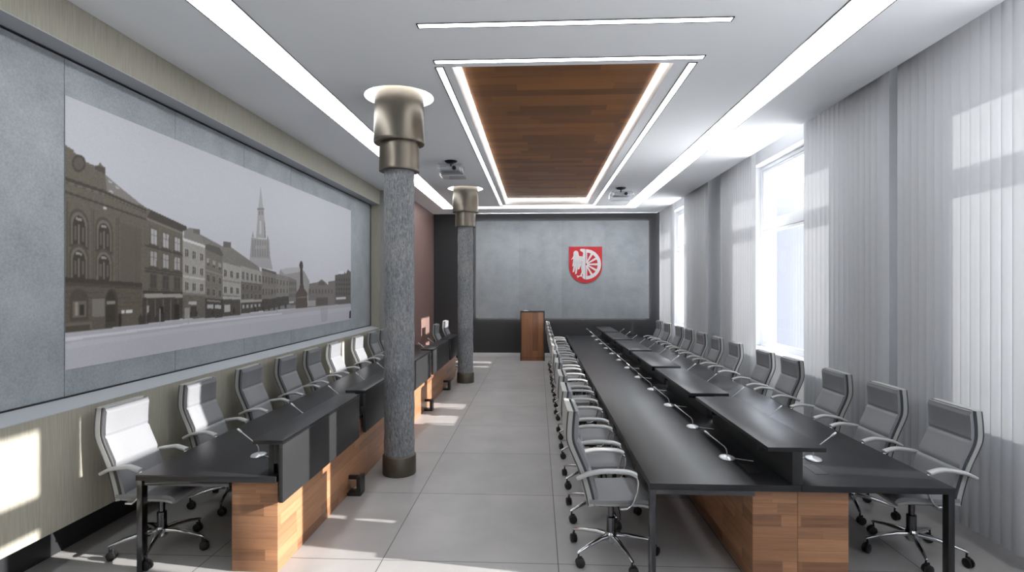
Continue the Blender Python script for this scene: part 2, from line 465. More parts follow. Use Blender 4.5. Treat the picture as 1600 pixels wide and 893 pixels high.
def make_window(i, a, b_):
    r = bpy.data.objects.new('window_%d' % i, None); COL.objects.link(r); r.location = (XW + .17, a, ZS)
    struct(r, ['far window beside the anthracite wall', 'middle window seen between two blinds', 'near window mostly behind the blind'][i - 1], 'window')
    Wd = b_ - a; Ht = ZH - ZS; zt = 3.15 - ZS
    fr = MB()
    t = .07
    fr.box(0, .07, 0, t, 0, Ht, .006).box(0, .07, Wd - t, Wd, 0, Ht, .006)
    fr.box(0, .07, t, Wd - t, 0, t, .006).box(0, .07, t, Wd - t, Ht - t, Ht, .006)
    fr.box(-.015, .07, t, Wd - t, zt - .06, zt + .06, .006)
    fr.build('window_frame', M['frame'], r)
    n = 2
    pw = (Wd - 2 * t) / n
    mu = MB()
    for k in range(1, n): mu.box(0, .07, t + pw * k - .06, t + pw * k + .06, t, Ht - t, .006)
    mu.build('mullion', M['frame'], r)
    for k in range(n):
        for z0, z1 in ((t, zt - .06), (zt + .06, Ht - t)):
            y0 = t + pw * k + (.06 if k else 0); y1 = t + pw * (k + 1) - (.06 if k < n - 1 else 0)
            s_ = MB(); d = .055
            s_.box(.01, .055, y0 + .005, y0 + d, z0 + .005, z1 - .005, .005).box(.01, .055, y1 - d, y1 - .005, z0 + .005, z1 - .005, .005)
            s_.box(.01, .055, y0 + d, y1 - d, z0 + .005, z0 + d, .005).box(.01, .055, y0 + d, y1 - d, z1 - d, z1 - .005, .005)
            sash = s_.build('sash', M['frame'], r)
            g = MB().box(.028, .034, y0 + d, y1 - d, z0 + d, z1 - d).build('pane', M['glass'], sash, smooth=0)
    MB().box(-.28, .0, .02, Wd - .02, .0, .03, .006).build('window_sill', M['frame'], r)
for i, (a, b_) in enumerate(WINS): make_window(i + 1, a, b_)
# sun blocker added outside to keep direct sun low on the mural wall
o = MB().prism([(XW + .45, 4.28), (5.64, 4.28), (5.64, 4.36), (XW + .45, 4.36)], YF - YN, Matrix(((1, 0, 0, 0), (0, 0, -1, YF), (0, 1, 0, 0), (0, 0, 0, 1)))).build('added_sun_blocker', M['outside'], smooth=0)
struct(o, 'added pale flat canopy outside above the windows', 'sun blocker')

# ------------------------------------------------------------------ vertical blinds
XB = 3.535
def blind(y0, y1, label):
    r = thing('vertical_blind', label, 'blind', (XB, y0, 0), 0, 'white vertical blinds')
    MB().box(-.02, .02, 0, y1 - y0, 4.55, 4.59, .004).build('headrail', M['white'], r)
    sl = MB()
    n = max(1, int(round((y1 - y0) / .103)))
    p = (y1 - y0) / n
    for k in range(n):
        yc = (k + .5) * p
        a = radians(22 + random.uniform(-2, 2))
        hw = .064
        path = []
        for q in range(9):
            t = -1 + q * .25
            bow = .024 * (1 - t * t)
            # slat runs mostly along y, near edge towards the room
            path.append((-t * hw * sin(a) - bow * cos(a), yc + t * hw * cos(a) - bow * sin(a)))
        path = [(x, y) for x, y in path]
        vs0 = [sl.bm.verts.new((x, y, .13)) for x, y in path]; vs1 = [sl.bm.verts.new((x, y, 4.55)) for x, y in path]
        for q in range(8): sl.bm.faces.new((vs0[q], vs0[q + 1], vs1[q + 1], vs1[q]))
    so = sl.build('slats', M['slat'], r, smooth=60)
    MB().tube([(0.02, .02, .16), (0.02, y1 - y0 - .02, .16)], .0025, 6).build('bottom_chain', M['white'], r)
    return r
blind(14.48, 15.99, 'white vertical blind nearest the anthracite far wall')
blind(11.66, 13.35, 'white vertical blind between the far window and the bare wall pier')
blind(9.14, 10.72, 'white vertical blind directly beyond the middle window opening')
blind(5.74, 7.41, 'white vertical blind directly on the near side of the middle window opening')
blind(4.12, 5.52, 'white vertical blind cut by the right edge, behind the nearest chair')
blind(3.52, 3.94, 'narrow white vertical blind bunch in the near window beyond the frame')  # unseen bunches here and next, placed to shape the sun patches
blind(2.60, 2.88, 'white vertical blind bunch at the centre of the near window beyond the frame')

# ------------------------------------------------------------------ concrete panels, mural
JN = [0.17, 1.485, 2.80, 4.115, 5.427, 6.74, 8.05, 9.37, 10.685, 11.945]
for k in range(len(JN) - 1):
    names = ['panel out of frame before the mural', 'panel further out of frame before the mural', 'blank panel left of the town mural', 'panel behind the arched dark house of the mural',
             'panel behind the pale houses of the mural', 'panel behind the long roofed house of the mural', 'panel behind the church spire of the mural', 'panel behind the right edge of the mural', 'blank panel right of the town mural']
    o = MB().box(0, .03, JN[k] + .003, JN[k + 1] - .003, 1.236, 3.878, .003).build('concrete_panel', M['concrete'], loc=(XC - .03, 0, 0))
    tag(o, 'grey concrete wall ' + names[k], 'wall panel', 'concrete panels in the mural recess')

# ---- town square print: an evenly sampled picture plane coloured per vertex
_f, _H, _cy = 857.0, 2.1, 446.0
_th = atan(40 / _f); _c, _s = cos(_th), sin(_th)
def on_print(px, py):
    u = px - 800
    rx, ry, rz = u * _c - _f * _s, _f * _c + u * _s, -(py - _cy)
    t = XC / rx
    return ry * t, _H + rz * t
PY0, PY1, PZ0, PZ1 = 4.118, 10.683, 1.443, 3.59
NUY, NUZ = 900, 300
gy, gz = np.meshgrid(np.linspace(PY0, PY1, NUY), np.linspace(PZ0, PZ1, NUZ))
rng = np.random.default_rng(5)
img = np.zeros((NUZ, NUY, 3), dtype=np.float64)
def fill(pts, col, alpha=1.0, raw=False, tex=0.0):
    P = pts if raw else [on_print(*p) for p in pts]
    ys = [p[0] for p in P]; zs = [p[1] for p in P]
    j0 = max(0, int((min(ys) - PY0) / (PY1 - PY0) * (NUY - 1)) - 1); j1 = min(NUY, int((max(ys) - PY0) / (PY1 - PY0) * (NUY - 1)) + 3)
    i0 = max(0, int((min(zs) - PZ0) / (PZ1 - PZ0) * (NUZ - 1)) - 1); i1 = min(NUZ, int((max(zs) - PZ0) / (PZ1 - PZ0) * (NUZ - 1)) + 3)
    if j1 <= j0 or i1 <= i0: return
    Y = gy[i0:i1, j0:j1]; Z = gz[i0:i1, j0:j1]
    ins = np.zeros(Y.shape, bool)
    n = len(P)
    for k in range(n):
        y1, z1 = P[k]; y2, z2 = P[(k + 1) % n]
        if z1 == z2: continue
        c = ((z1 > Z) != (z2 > Z)) & (Y < (y2 - y1) * (Z - z1) / (z2 - z1) + y1)
        ins ^= c
    sub = img[i0:i1, j0:j1]
    cc = np.array(col, float)
    if tex: cc = cc[None, :] * (1 + tex * rng.standard_normal(Y.shape)[ins][:, None])
    sub[ins] = sub[ins] * (1 - alpha) + cc * alpha
def lerp(a, b, t): return (a[0] + (b[0] - a[0]) * t, a[1] + (b[1] - a[1]) * t)
class Quad:
    """facade with corners top-left, top-right, bottom-right, bottom-left in picture-plane metres"""
    def __init__(s, tl, tr, br, bl): s.q = [on_print(*p) for p in (tl, tr, br, bl)]
    def at(s, u, v): return lerp(lerp(s.q[0], s.q[1], u), lerp(s.q[3], s.q[2], u), v)
    def rect(s, u0, u1, v0, v1, col, a=1.0, tex=0.0):
        fill([s.at(u0, v0), s.at(u1, v0), s.at(u1, v1), s.at(u0, v1)], col, a, True, tex)
    def windows(s, cols, rows, glass, trim, wu=.45, wv=.55, u0=0.0, u1=1.0):
        for (v0, v1) in rows:
            for k in range(cols):
                cu = u0 + (u1 - u0) * (k + .5) / cols; hu = (u1 - u0) / cols * wu / 2; cv = (v0 + v1) / 2; hv = (v1 - v0) * wv / 2
                s.rect(cu - hu * 1.45, cu + hu * 1.45, cv - hv * 1.25, cv + hv * 1.2, trim, .8)
                s.rect(cu - hu, cu + hu, cv - hv, cv + hv, glass)
                s.rect(cu - hu * .12, cu + hu * .12, cv - hv, cv + hv, trim, .7)
                s.rect(cu - hu, cu + hu, cv - hv * .25, cv - hv * .15, trim, .6)
                s.rect(cu - hu * 1.6, cu + hu * 1.6, cv + hv * 1.1, cv + hv * 1.32, tuple(c * .8 for c in trim), .9)
    def arch(s, cu, cv, hu, hv, col, a=1.0):
        P = [s.at(cu - hu, cv + hv), s.at(cu - hu, cv - hv * .3)]
        for k in range(9):
            t = pi - pi * k / 8
            P.append(s.at(cu + hu * cos(t), cv - hv * .3 - hv * .7 * sin(t)))
        P += [s.at(cu + hu, cv - hv * .3), s.at(cu + hu, cv + hv)]
        fill(P, col, a, True)
# sky
img[:] = np.array([181, 180, 185.0])
img *= (1 - .03 * np.clip((gz[..., None] - 2.2) / 1.4, 0, 1)) * (1 - .02 * np.sin((gy[..., None] - 4) * .9))
# ground
fill([(100, 520), (300, 497), (440, 483), (505, 474), (549, 470), (549, 505), (100, 600)], (168, 166, 172))
fill([(100, 520), (221, 507), (300, 497), (440, 485), (505, 476), (549, 472), (549, 478), (470, 487), (300, 510), (100, 536)], (150, 148, 150), .6)
fill([(100, 527), (300, 503), (440, 488), (440, 490), (300, 506), (100, 532)], (188, 187, 191), .8)
fill([(100, 545), (300, 515), (548, 484), (548, 500), (100, 580)], (160, 158, 164), .7)
# church, hazy
z4 = lambda x, y: (360 + x / 3.885, 280 + y / 3.885)
ch = (146, 143, 143)
fill([z4(182, 38), z4(198, 172), z4(168, 172)], (150, 148, 149))
fill([z4(162, 172), z4(204, 172), z4(204, 184), z4(162, 184)], (112, 110, 110))
fill([z4(166, 184), z4(202, 184), z4(206, 250), z4(212, 356), z4(154, 352), z4(162, 250)], ch)
fill([z4(170, 190), z4(181, 190), z4(181, 214), z4(170, 214)], (118, 116, 116))
fill([z4(187, 190), z4(197, 190), z4(197, 214), z4(187, 214)], (118, 116, 116))
fill([z4(176, 250), z4(186, 250), z4(187, 330), z4(174, 330)], (170, 168, 168))
fill([z4(203, 250), z4(207, 250), z4(214, 356), z4(206, 356)], (112, 109, 109))
fill([z4(135, 310), z4(141, 350), z4(129, 350)], (128, 125, 125)); fill([z4(225, 335), z4(232, 368), z4(219, 368)], (128, 125, 125))
fill([z4(126, 352), z4(234, 366), z4(240, 470), z4(256, 545), z4(114, 520), z4(116, 480)], (136, 132, 131))
for k in range(7):
    x = 132 + k * 15
    fill([z4(x, 365 + k), z4(x + 6, 365 + k), z4(x + 7, 468), z4(x - 1, 466)], (118, 114, 113), .8)
fill([z4(118, 472), z4(240, 480), z4(256, 545), z4(114, 520)], (150, 147, 147), .8)
for k in range(5): fill([z4(150 + k * 14, 400), z4(158 + k * 14, 400), z4(158 + k * 14, 420), z4(150 + k * 14, 420)], (160, 158, 158), .5)
# far row on the right
fill([z4(470, 632), z4(530, 622), z4(553, 604), z4(580, 625), z4(592, 640), z4(594, 618), z4(634, 612), z4(634, 760), z4(470, 775)], (108, 103, 99), tex=.05)
fill([z4(540, 618), z4(566, 618), z4(575, 640), z4(530, 640)], (88, 84, 80))
fill([z4(634, 578), z4(655, 575), z4(655, 558), z4(690, 558), z4(700, 572), z4(712, 545), z4(730, 560), z4(730, 752), z4(634, 758)], (92, 88, 85), tex=.05)
fill([z4(655, 556), z4(690, 554), z4(690, 572), z4(655, 573)], (196, 195, 198))
for r in range(4):
    for k in range(6):
        x = 641 + k * 15; y = 600 + r * 28
        fill([z4(x, y), z4(x + 7, y), z4(x + 7, y + 15), z4(x, y + 15)], (66, 62, 60), .9)
for k in range(8): fill([z4(478 + k * 19, 665), z4(486 + k * 19, 665), z4(486 + k * 19, 690), z4(478 + k * 19, 690)], (80, 76, 73), .8)
fill([z4(470, 735), z4(516, 732), z4(516, 765), z4(470, 768)], (150, 148, 148), .8)
fill([z4(640, 714), z4(700, 710), z4(700, 724), z4(640, 727)], (188, 187, 189), .9)
fill([z4(520, 718), z4(590, 715), z4(590, 760), z4(520, 765)], (78, 74, 71), .8)
# pale roofed building behind the monument
fill([z4(300, 545), z4(345, 535), z4(420, 530), z4(450, 560), z4(480, 618), z4(470, 700), z4(350, 720), z4(290, 600)], (138, 135, 133), tex=.05)
fill([z4(300, 545), z4(345, 535), z4(420, 530), z4(440, 556), z4(330, 575)], (166, 165, 167), .9)
# street row, far to near
def z3(x, y): return (210 + x / 4.9625, 320 + y / 4.9625)
def z5(x, y): return (80 + x / 2.127, 140 + y / 2.127)
q = Quad(z4(275, 570), z4(352, 592), z4(352, 755), z4(275, 775)); q.rect(0, 1, 0, 1, (120, 115, 110), tex=.06)
q.windows(4, [(.1, .36), (.38, .64)], (82, 77, 73), (134, 129, 124)); q.rect(0, 1, .7, 1, (72, 68, 65), tex=.12)
fill([z4(352, 590), z4(400, 610), z4(405, 760), z4(352, 760)], (112, 108, 104), tex=.06)
for r in range(3):
    for k in range(4):
        fill([z4(358 + k * 11, 620 + r * 36), z4(363 + k * 11, 620 + r * 36), z4(363 + k * 11, 640 + r * 36), z4(358 + k * 11, 640 + r * 36)], (84, 80, 77), .9)
q = Quad(z4(188, 535), z4(277, 562), z4(277, 775), z4(188, 795)); q.rect(0, 1, 0, 1, (112, 107, 101), tex=.06)
q.rect(0, 1, 0, .06, (86, 81, 76)); q.windows(5, [(.12, .4), (.42, .68)], (74, 69, 65), (128, 123, 117)); q.rect(0, 1, .74, 1, (66, 62, 59), tex=.15)
# long roofed house and its neighbour
fill([z5(440, 470), z5(455, 458), z5(490, 462), z5(492, 478), z5(570, 520), z5(572, 503), z5(596, 505), z5(597, 522), z5(690, 588), z5(696, 612), z5(567, 572), z5(510, 520), z5(440, 490)], (112, 108, 103), tex=.05)
fill([z5(470, 460), z5(492, 463), z5(492, 482), z5(470, 476)], (96, 92, 88)); fill([z5(572, 503), z5(596, 505), z5(597, 524), z5(572, 520)], (92, 88, 84))
q = Quad(z4(62, 590), z4(190, 612), z4(190, 795), z4(62, 815)); q.rect(0, 1, -.3, 1, (140, 136, 130), tex=.05)
q.windows(5, [(-.2, .1)], (80, 75, 71), (150, 146, 140), wv=.7); q.rect(0, 1, .12, .62, (88, 83, 78), .85, tex=.12)
q.windows(5, [(.14, .38), (.4, .64)], (70, 65, 61), (118, 113, 107)); q.rect(0, 1, .62, .7, (150, 147, 142), .7); q.rect(0, 1, .7, 1, (70, 66, 62), tex=.2)
for k in range(5): q.rect(.06 + k * .19, .16 + k * .19, .76, .86, (176, 174, 174), .75)
q = Quad(z3(680, 440), z3(820, 478), z3(820, 850), z3(680, 862)); q.rect(0, 1, 0, 1, (144, 140, 134), tex=.04)
q.windows(3, [(.08, .3), (.4, .6)], (76, 71, 67), (156, 152, 146)); q.rect(0, 1, .32, .35, (118, 114, 109)); q.rect(0, 1, .6, .63, (116, 112, 107)); q.rect(0, 1, .68, 1, (72, 67, 62), tex=.15)
q.rect(0, 1, .63, .68, (150, 147, 143)); q.rect(.1, .42, .78, .92, (180, 178, 178), .8)
# mansard house
q = Quad(z3(545, 330), z3(682, 395), z3(682, 868), z3(545, 875)); q.rect(0, 1, 0, 1, (104, 98, 91), tex=.06)
fill([z3(545, 308), z3(570, 300), z3(660, 330), z3(688, 385), z3(682, 398), z3(545, 340)], (84, 80, 76)); q.windows(3, [(.1, .28), (.33, .5), (.53, .7)], (66, 61, 57), (130, 125, 118))
q.windows(3, [(.11, .22)], (150, 148, 148), (110, 105, 99), wu=.3)
q.rect(0, 1, .3, .325, (124, 119, 112)); q.rect(0, 1, .71, .78, (58, 54, 51)); q.rect(.1, .9, .73, .76, (116, 112, 107)); q.rect(0, 1, .78, 1, (64, 59, 55), tex=.15)
q.rect(.12, .46, .80, .86, (182, 180, 180), .8); q.rect(.55, .92, .80, .86, (182, 180, 180), .8)
# pale four storey house
fill([z3(380, 240), z3(385, 190), z3(420, 175), z3(440, 178), z3(505, 190), z3(507, 220), z3(545, 300), z3(545, 320), z3(375, 255)], (118, 114, 109))
fill([z3(455, 182), z3(505, 190), z3(507, 228), z3(455, 215)], (98, 93, 89))
q = Quad(z3(372, 250), z3(546, 310), z3(546, 872), z3(372, 882)); q.rect(0, 1, 0, 1, (140, 136, 129), tex=.04)
q.rect(0, 1, 0, .035, (184, 182, 180)); q.windows(3, [(.09, .26), (.29, .46), (.5, .68)], (84, 79, 74), (154, 150, 143)); q.rect(0, 1, .46, .485, (176, 173, 170), .7)
q.rect(0, 1, .67, .70, (112, 107, 101)); q.rect(0, 1, .70, 1, (92, 86, 79), tex=.1); q.rect(.25, .6, .78, .82, (178, 176, 175), .8); q.rect(.08, .3, .86, 1, (160, 158, 156), .6); q.rect(.35, .6, .84, .98, (60, 55, 51))
# dark four storey house with three bays
q = Quad((224, 330), (285, 357), (285, 497), (221, 506)); q.rect(0, 1, 0, 1, (92, 86, 77), tex=.05)
fill([(222, 321), (235, 327), (291, 353), (291, 358), (284, 361), (222, 336)], (66, 61, 55)); q.rect(0, 1, .04, .06, (112, 106, 97))
for v0, v1, g in ((.115, .27, (156, 153, 153)), (.325, .475, (146, 143, 142)), (.54, .68, (64, 59, 54))):
    q.windows(3, [(v0, v1)], g, (84, 78, 70), wu=.48, wv=.9, u0=.1, u1=1.0)
for v in (.285, .49, .515): q.rect(.05, 1, v, v + .018, (66, 61, 55))
q.rect(0, 1, .70, .725, (56, 51, 46)); q.rect(.05, 1, .725, .765, (140, 136, 130)); q.rect(0, 1, .765, 1, (62, 56, 50), tex=.12)
for k in range(5): q.rect(.1 + k * .19, .13 + k * .19, .78, 1, (92, 86, 78))
q.rect(.1, .16, .84, .90, (150, 148, 146)); q.rect(.4, .5, .85, 1, (36, 32, 29)); q.rect(.78, .9, .84, 1, (40, 36, 33))
# great arched house on the left
z1 = lambda x, y: (100 + x / 4.9625, 180 + y / 4.9625)
z2 = lambda x, y: (100 + x / 4.465, 340 + y / 4.465)
skyl = [z1(-4, 205), z1(12, 232), z1(80, 272), z1(66, 284), z1(95, 295), z1(130, 325), z1(165, 358), z1(235, 388), z1(262, 386), z1(278, 362), z1(290, 385), z1(320, 404), z1(317, 455), z1(420, 545), z1(600, 690), z1(668, 738)]
fill(skyl + [(226, 345), (221, 506), (99, 520)], (93, 87, 77), tex=.05)
fill([z1(318, 455), z1(420, 545), z1(600, 690), z1(560, 690), z1(330, 590)], (122, 118, 115), .8)
for a, b_ in ((340, 500), (395, 545), (345, 575)): fill([z1(a, b_), z1(a + 30, b_ + 10), z1(a + 34, b_ + 26), z1(a + 6, b_ + 16)], (176, 174, 175), .8)
fill([z1(240, 388), z1(320, 404), z1(316, 452), z1(240, 420)], (72, 66, 58))
oc = z1(112, 370)
fill([(oc[0] + 11 * cos(t * pi / 8), oc[1] + 14 * sin(t * pi / 8)) for t in range(16)], (66, 60, 53)); fill([(oc[0] + 8 * cos(t * pi / 8), oc[1] + 10 * sin(t * pi / 8)) for t in range(16)], (84, 77, 68))
fill([z1(-4, 470), z1(300, 575), z1(640, 730), z1(640, 760), z1(300, 612), z1(-4, 515)], (64, 58, 51))
fill([z1(-4, 500), z1(300, 600), z1(640, 745), z1(640, 752), z1(300, 610), z1(-4, 512)], (112, 106, 96), .8)
fill([z1(-4, 578), z1(300, 680), z1(640, 800), z1(640, 812), z1(300, 698), z1(-4, 596)], (66, 60, 53))
Q = Quad((99, 300), (222, 345), (221, 506), (99, 520))
for cu in (.17, .47):
    for cv, hv in ((.235, .12), (.49, .115)):
        Q.arch(cu, cv - .005, .115, hv * 1.25, (76, 70, 61)); Q.arch(cu, cv, .092, hv * 1.08, (104, 97, 87)); Q.arch(cu, cv + .01, .072, hv * .95, (58, 52, 46))
        Q.rect(cu - .012, cu + .008, cv - .04, cv + hv * .9, (120, 112, 101), .9); Q.rect(cu - .058, cu - .03, cv - .02, cv + hv * .7, (110, 106, 100), .6); Q.rect(cu + .03, cu + .055, cv - .02, cv + hv * .7, (112, 108, 103), .6)
        Q.rect(cu - .04, cu + .03, cv - hv * .72, cv - hv * .55, (168, 165, 163), .7); Q.rect(cu - .1, cu + .1, cv + hv, cv + hv * 1.12, (62, 56, 49))
for u in (.03, .31, .33, .62, .65, .9): Q.rect(u, u + .014, .05, .6, (78, 72, 63))
Q.rect(.68, .98, .08, .6, (84, 78, 69), .7); Q.rect(.46, .5, -.005, .015, (186, 183, 182), .9)
Q.rect(0, 1, .60, .635, (58, 52, 46)); Q.rect(0, 1, .635, .66, (70, 63, 55))
Q.rect(0, 1, .66, 1, (84, 77, 67), tex=.05)
for v in (.70, .74, .78, .82): Q.rect(0, 1, v, v + .006, (66, 60, 52), .7)
Q.arch(.17, .80, .11, .12, (70, 63, 55)); Q.rect(.1, .25, .77, .89, (96, 88, 78)); Q.rect(.12, .16, .78, .88, (132, 124, 114)); Q.rect(.18, .23, .80, .88, (48, 43, 38))
Q.rect(.32, .48, .755, .895, (108, 103, 95)); Q.arch(.57, .83, .085, .165, (62, 56, 49)); Q.arch(.56, .82, .06, .13, (52, 46, 40)); Q.rect(.5, .62, .77, .80, (140, 136, 131), .8)
Q.rect(.70, .745, .855, .885, (184, 182, 180)); Q.rect(.76, .86, .855, .885, (184, 182, 180)); Q.rect(.66, .70, .88, 1, (42, 37, 32))
Q.rect(.0, .32, .93, .98, (104, 98, 89), .6); Q.rect(.02, .3, .955, 1.0, (70, 63, 55))
# pavement figures, posts, awnings
def figure(x, y, h, c=(54, 49, 45)): fill([(x - h * .16, y), (x - h * .2, y - h * .6), (x - h * .08, y - h * .8), (x, y - h), (x + h * .09, y - h * .8), (x + h * .2, y - h * .6), (x + h * .14, y)], c)
for x, y, h in ((219, 506, 17), (224, 505, 15), (232, 504, 17), (244, 503, 13), (252, 500, 13), (298, 495, 11), (306, 494, 11), (398, 486, 9), (412, 485, 9), (420, 484, 10), (428, 484, 8), (436, 483, 8), (446, 481, 8), (332, 492, 10), (365, 489, 10)): figure(x, y, h)
for x, y, h in ((249.5, 509, 28), (294, 505, 14), (433, 488, 9)): fill([(x - .7, y), (x - .7, y - h), (x + .7, y - h), (x + .7, y)], (150, 147, 146), .9)
fill([z4(200, 720), z4(400, 740), z4(400, 778), z4(200, 800)], (74, 70, 67), .6, tex=.25)
fill([z4(355, 740), z4(385, 738), z4(385, 748), z4(355, 750)], (188, 186, 187), .8)
# monument
fill([z4(398, 690), z4(416, 660), z4(446, 660), z4(466, 688), z4(468, 776), z4(396, 782)], (82, 72, 67), tex=.06)
fill([z4(404, 712), z4(462, 708), z4(462, 716), z4(404, 720)], (112, 103, 98)); fill([z4(416, 660), z4(446, 660), z4(440, 628), z4(424, 628)], (74, 68, 64))
fill([z4(422, 632), z4(422, 540), z4(416, 520), z4(422, 500), z4(430, 492), z4(437, 502), z4(440, 524), z4(437, 545), z4(440, 632)], (62, 57, 54))
# blurred passers-by and the tiny figure at the right edge
fill([z4(545, 775), z4(590, 770), z4(588, 850), z4(575, 865), z4(550, 862)], (140, 137, 140), .5)
fill([z4(722, 800), z4(727, 793), z4(732, 800), z4(733, 838), z4(720, 841)], (28, 26, 26))
# soften once and grain
k_ = img.copy()
k_[1:-1, 1:-1] = (img[1:-1, 1:-1] * 4 + img[:-2, 1:-1] + img[2:, 1:-1] + img[1:-1, :-2] + img[1:-1, 2:]) / 8
img = k_ + rng.standard_normal(img.shape[:2])[..., None] * 2.0
img = np.clip(img, 0, 255) / 255.0
lin = np.where(img <= .04045, img / 12.92, ((img + .055) / 1.055) ** 2.4)
def print_mesh():
    ny, nz = NUY, NUZ
    co = np.zeros((nz * ny, 3)); co[:, 0] = 0.003; co[:, 1] = gy.ravel(); co[:, 2] = gz.ravel()
    idx = np.arange(nz * ny).reshape(nz, ny)
    a = idx[:-1, :-1].ravel(); b2 = idx[:-1, 1:].ravel(); c = idx[1:, 1:].ravel(); d = idx[1:, :-1].ravel()
    faces = np.stack([a, b2, c, d], 1)
    me = bpy.data.meshes.new('mural_print')
    me.vertices.add(len(co)); me.vertices.foreach_set('co', co.ravel())
    me.loops.add(faces.size); me.loops.foreach_set('vertex_index', faces.ravel().astype(np.int32))
    me.polygons.add(len(faces)); me.polygons.foreach_set('loop_start', np.arange(0, faces.size, 4, dtype=np.int32))
    me.update(calc_edges=True); me.validate()
    at = me.color_attributes.new('ink', 'FLOAT_COLOR', 'POINT')
    rgba = np.ones((len(co), 4)); rgba[:, :3] = np.clip(lin.reshape(-1, 3) * 1.42, 0, .9)
    at.data.foreach_set('color', rgba.ravel().astype(np.float32))
    m, nt, N, L, b = new_mat('printed picture')
    an = N.new('ShaderNodeAttribute'); an.attribute_name = 'ink'
    L.new(an.outputs['Color'], b.inputs['Base Color']); b.inputs['Roughness'].default_value = 0.55; b.inputs['Specular IOR Level'].default_value = 0.3
    me.materials.append(m)
    o = bpy.data.objects.new('mural_print', me); COL.objects.link(o); o.location = (XC, 0, 0)
    tag(o, 'large sepia mural of an old town square printed across the concrete panels', 'mural')
print_mesh()

# ------------------------------------------------------------------ far wall panels and coat of arms
YP = YF - .10
xs = [-1.806, -.546, .709, 1.955, 3.212]
nm = ['beside the far column', 'behind the lectern', 'carrying most of the red arms', 'nearest the window blinds']
for k in range(4):
    o = MB().box(xs[k] + .0004, xs[k + 1] - .0004, 0, .03, 1.165, 3.992, .0025).build('concrete_panel', M['concrete'], loc=(0, YP - .03 + .03, 0))
    tag(o, 'grey backlit concrete panel on the dark far wall, ' + nm[k], 'wall panel', 'backlit panels on the far wall')
r = thing('panel_backlight', 'white light strip glowing behind the edges of the far wall panels', 'light strip', (0, YP + .03, 0))
bk = MB()
x0, x1, z0, z1 = -1.806, 3.212, 1.165, 3.992
bk.box(x0 + .06, x1 - .06, .005, .07, z0 + .06, z1 - .06)
bk.build('backing_board', M['dark'], r, smooth=0)
ls = MB()
ls.box(x0 + .03, x0 + .05, .02, .04, z0 + .03, z1 - .03).box(x1 - .05, x1 - .03, .02, .04, z0 + .03, z1 - .03)
ls.box(x0 + .05, x1 - .05, .02, .04, z0 + .03, z0 + .05).box(x0 + .05, x1 - .05, .02, .04, z1 - .05, z1 - .03)
ls.build('led_strip', M['halo'], r, smooth=0)

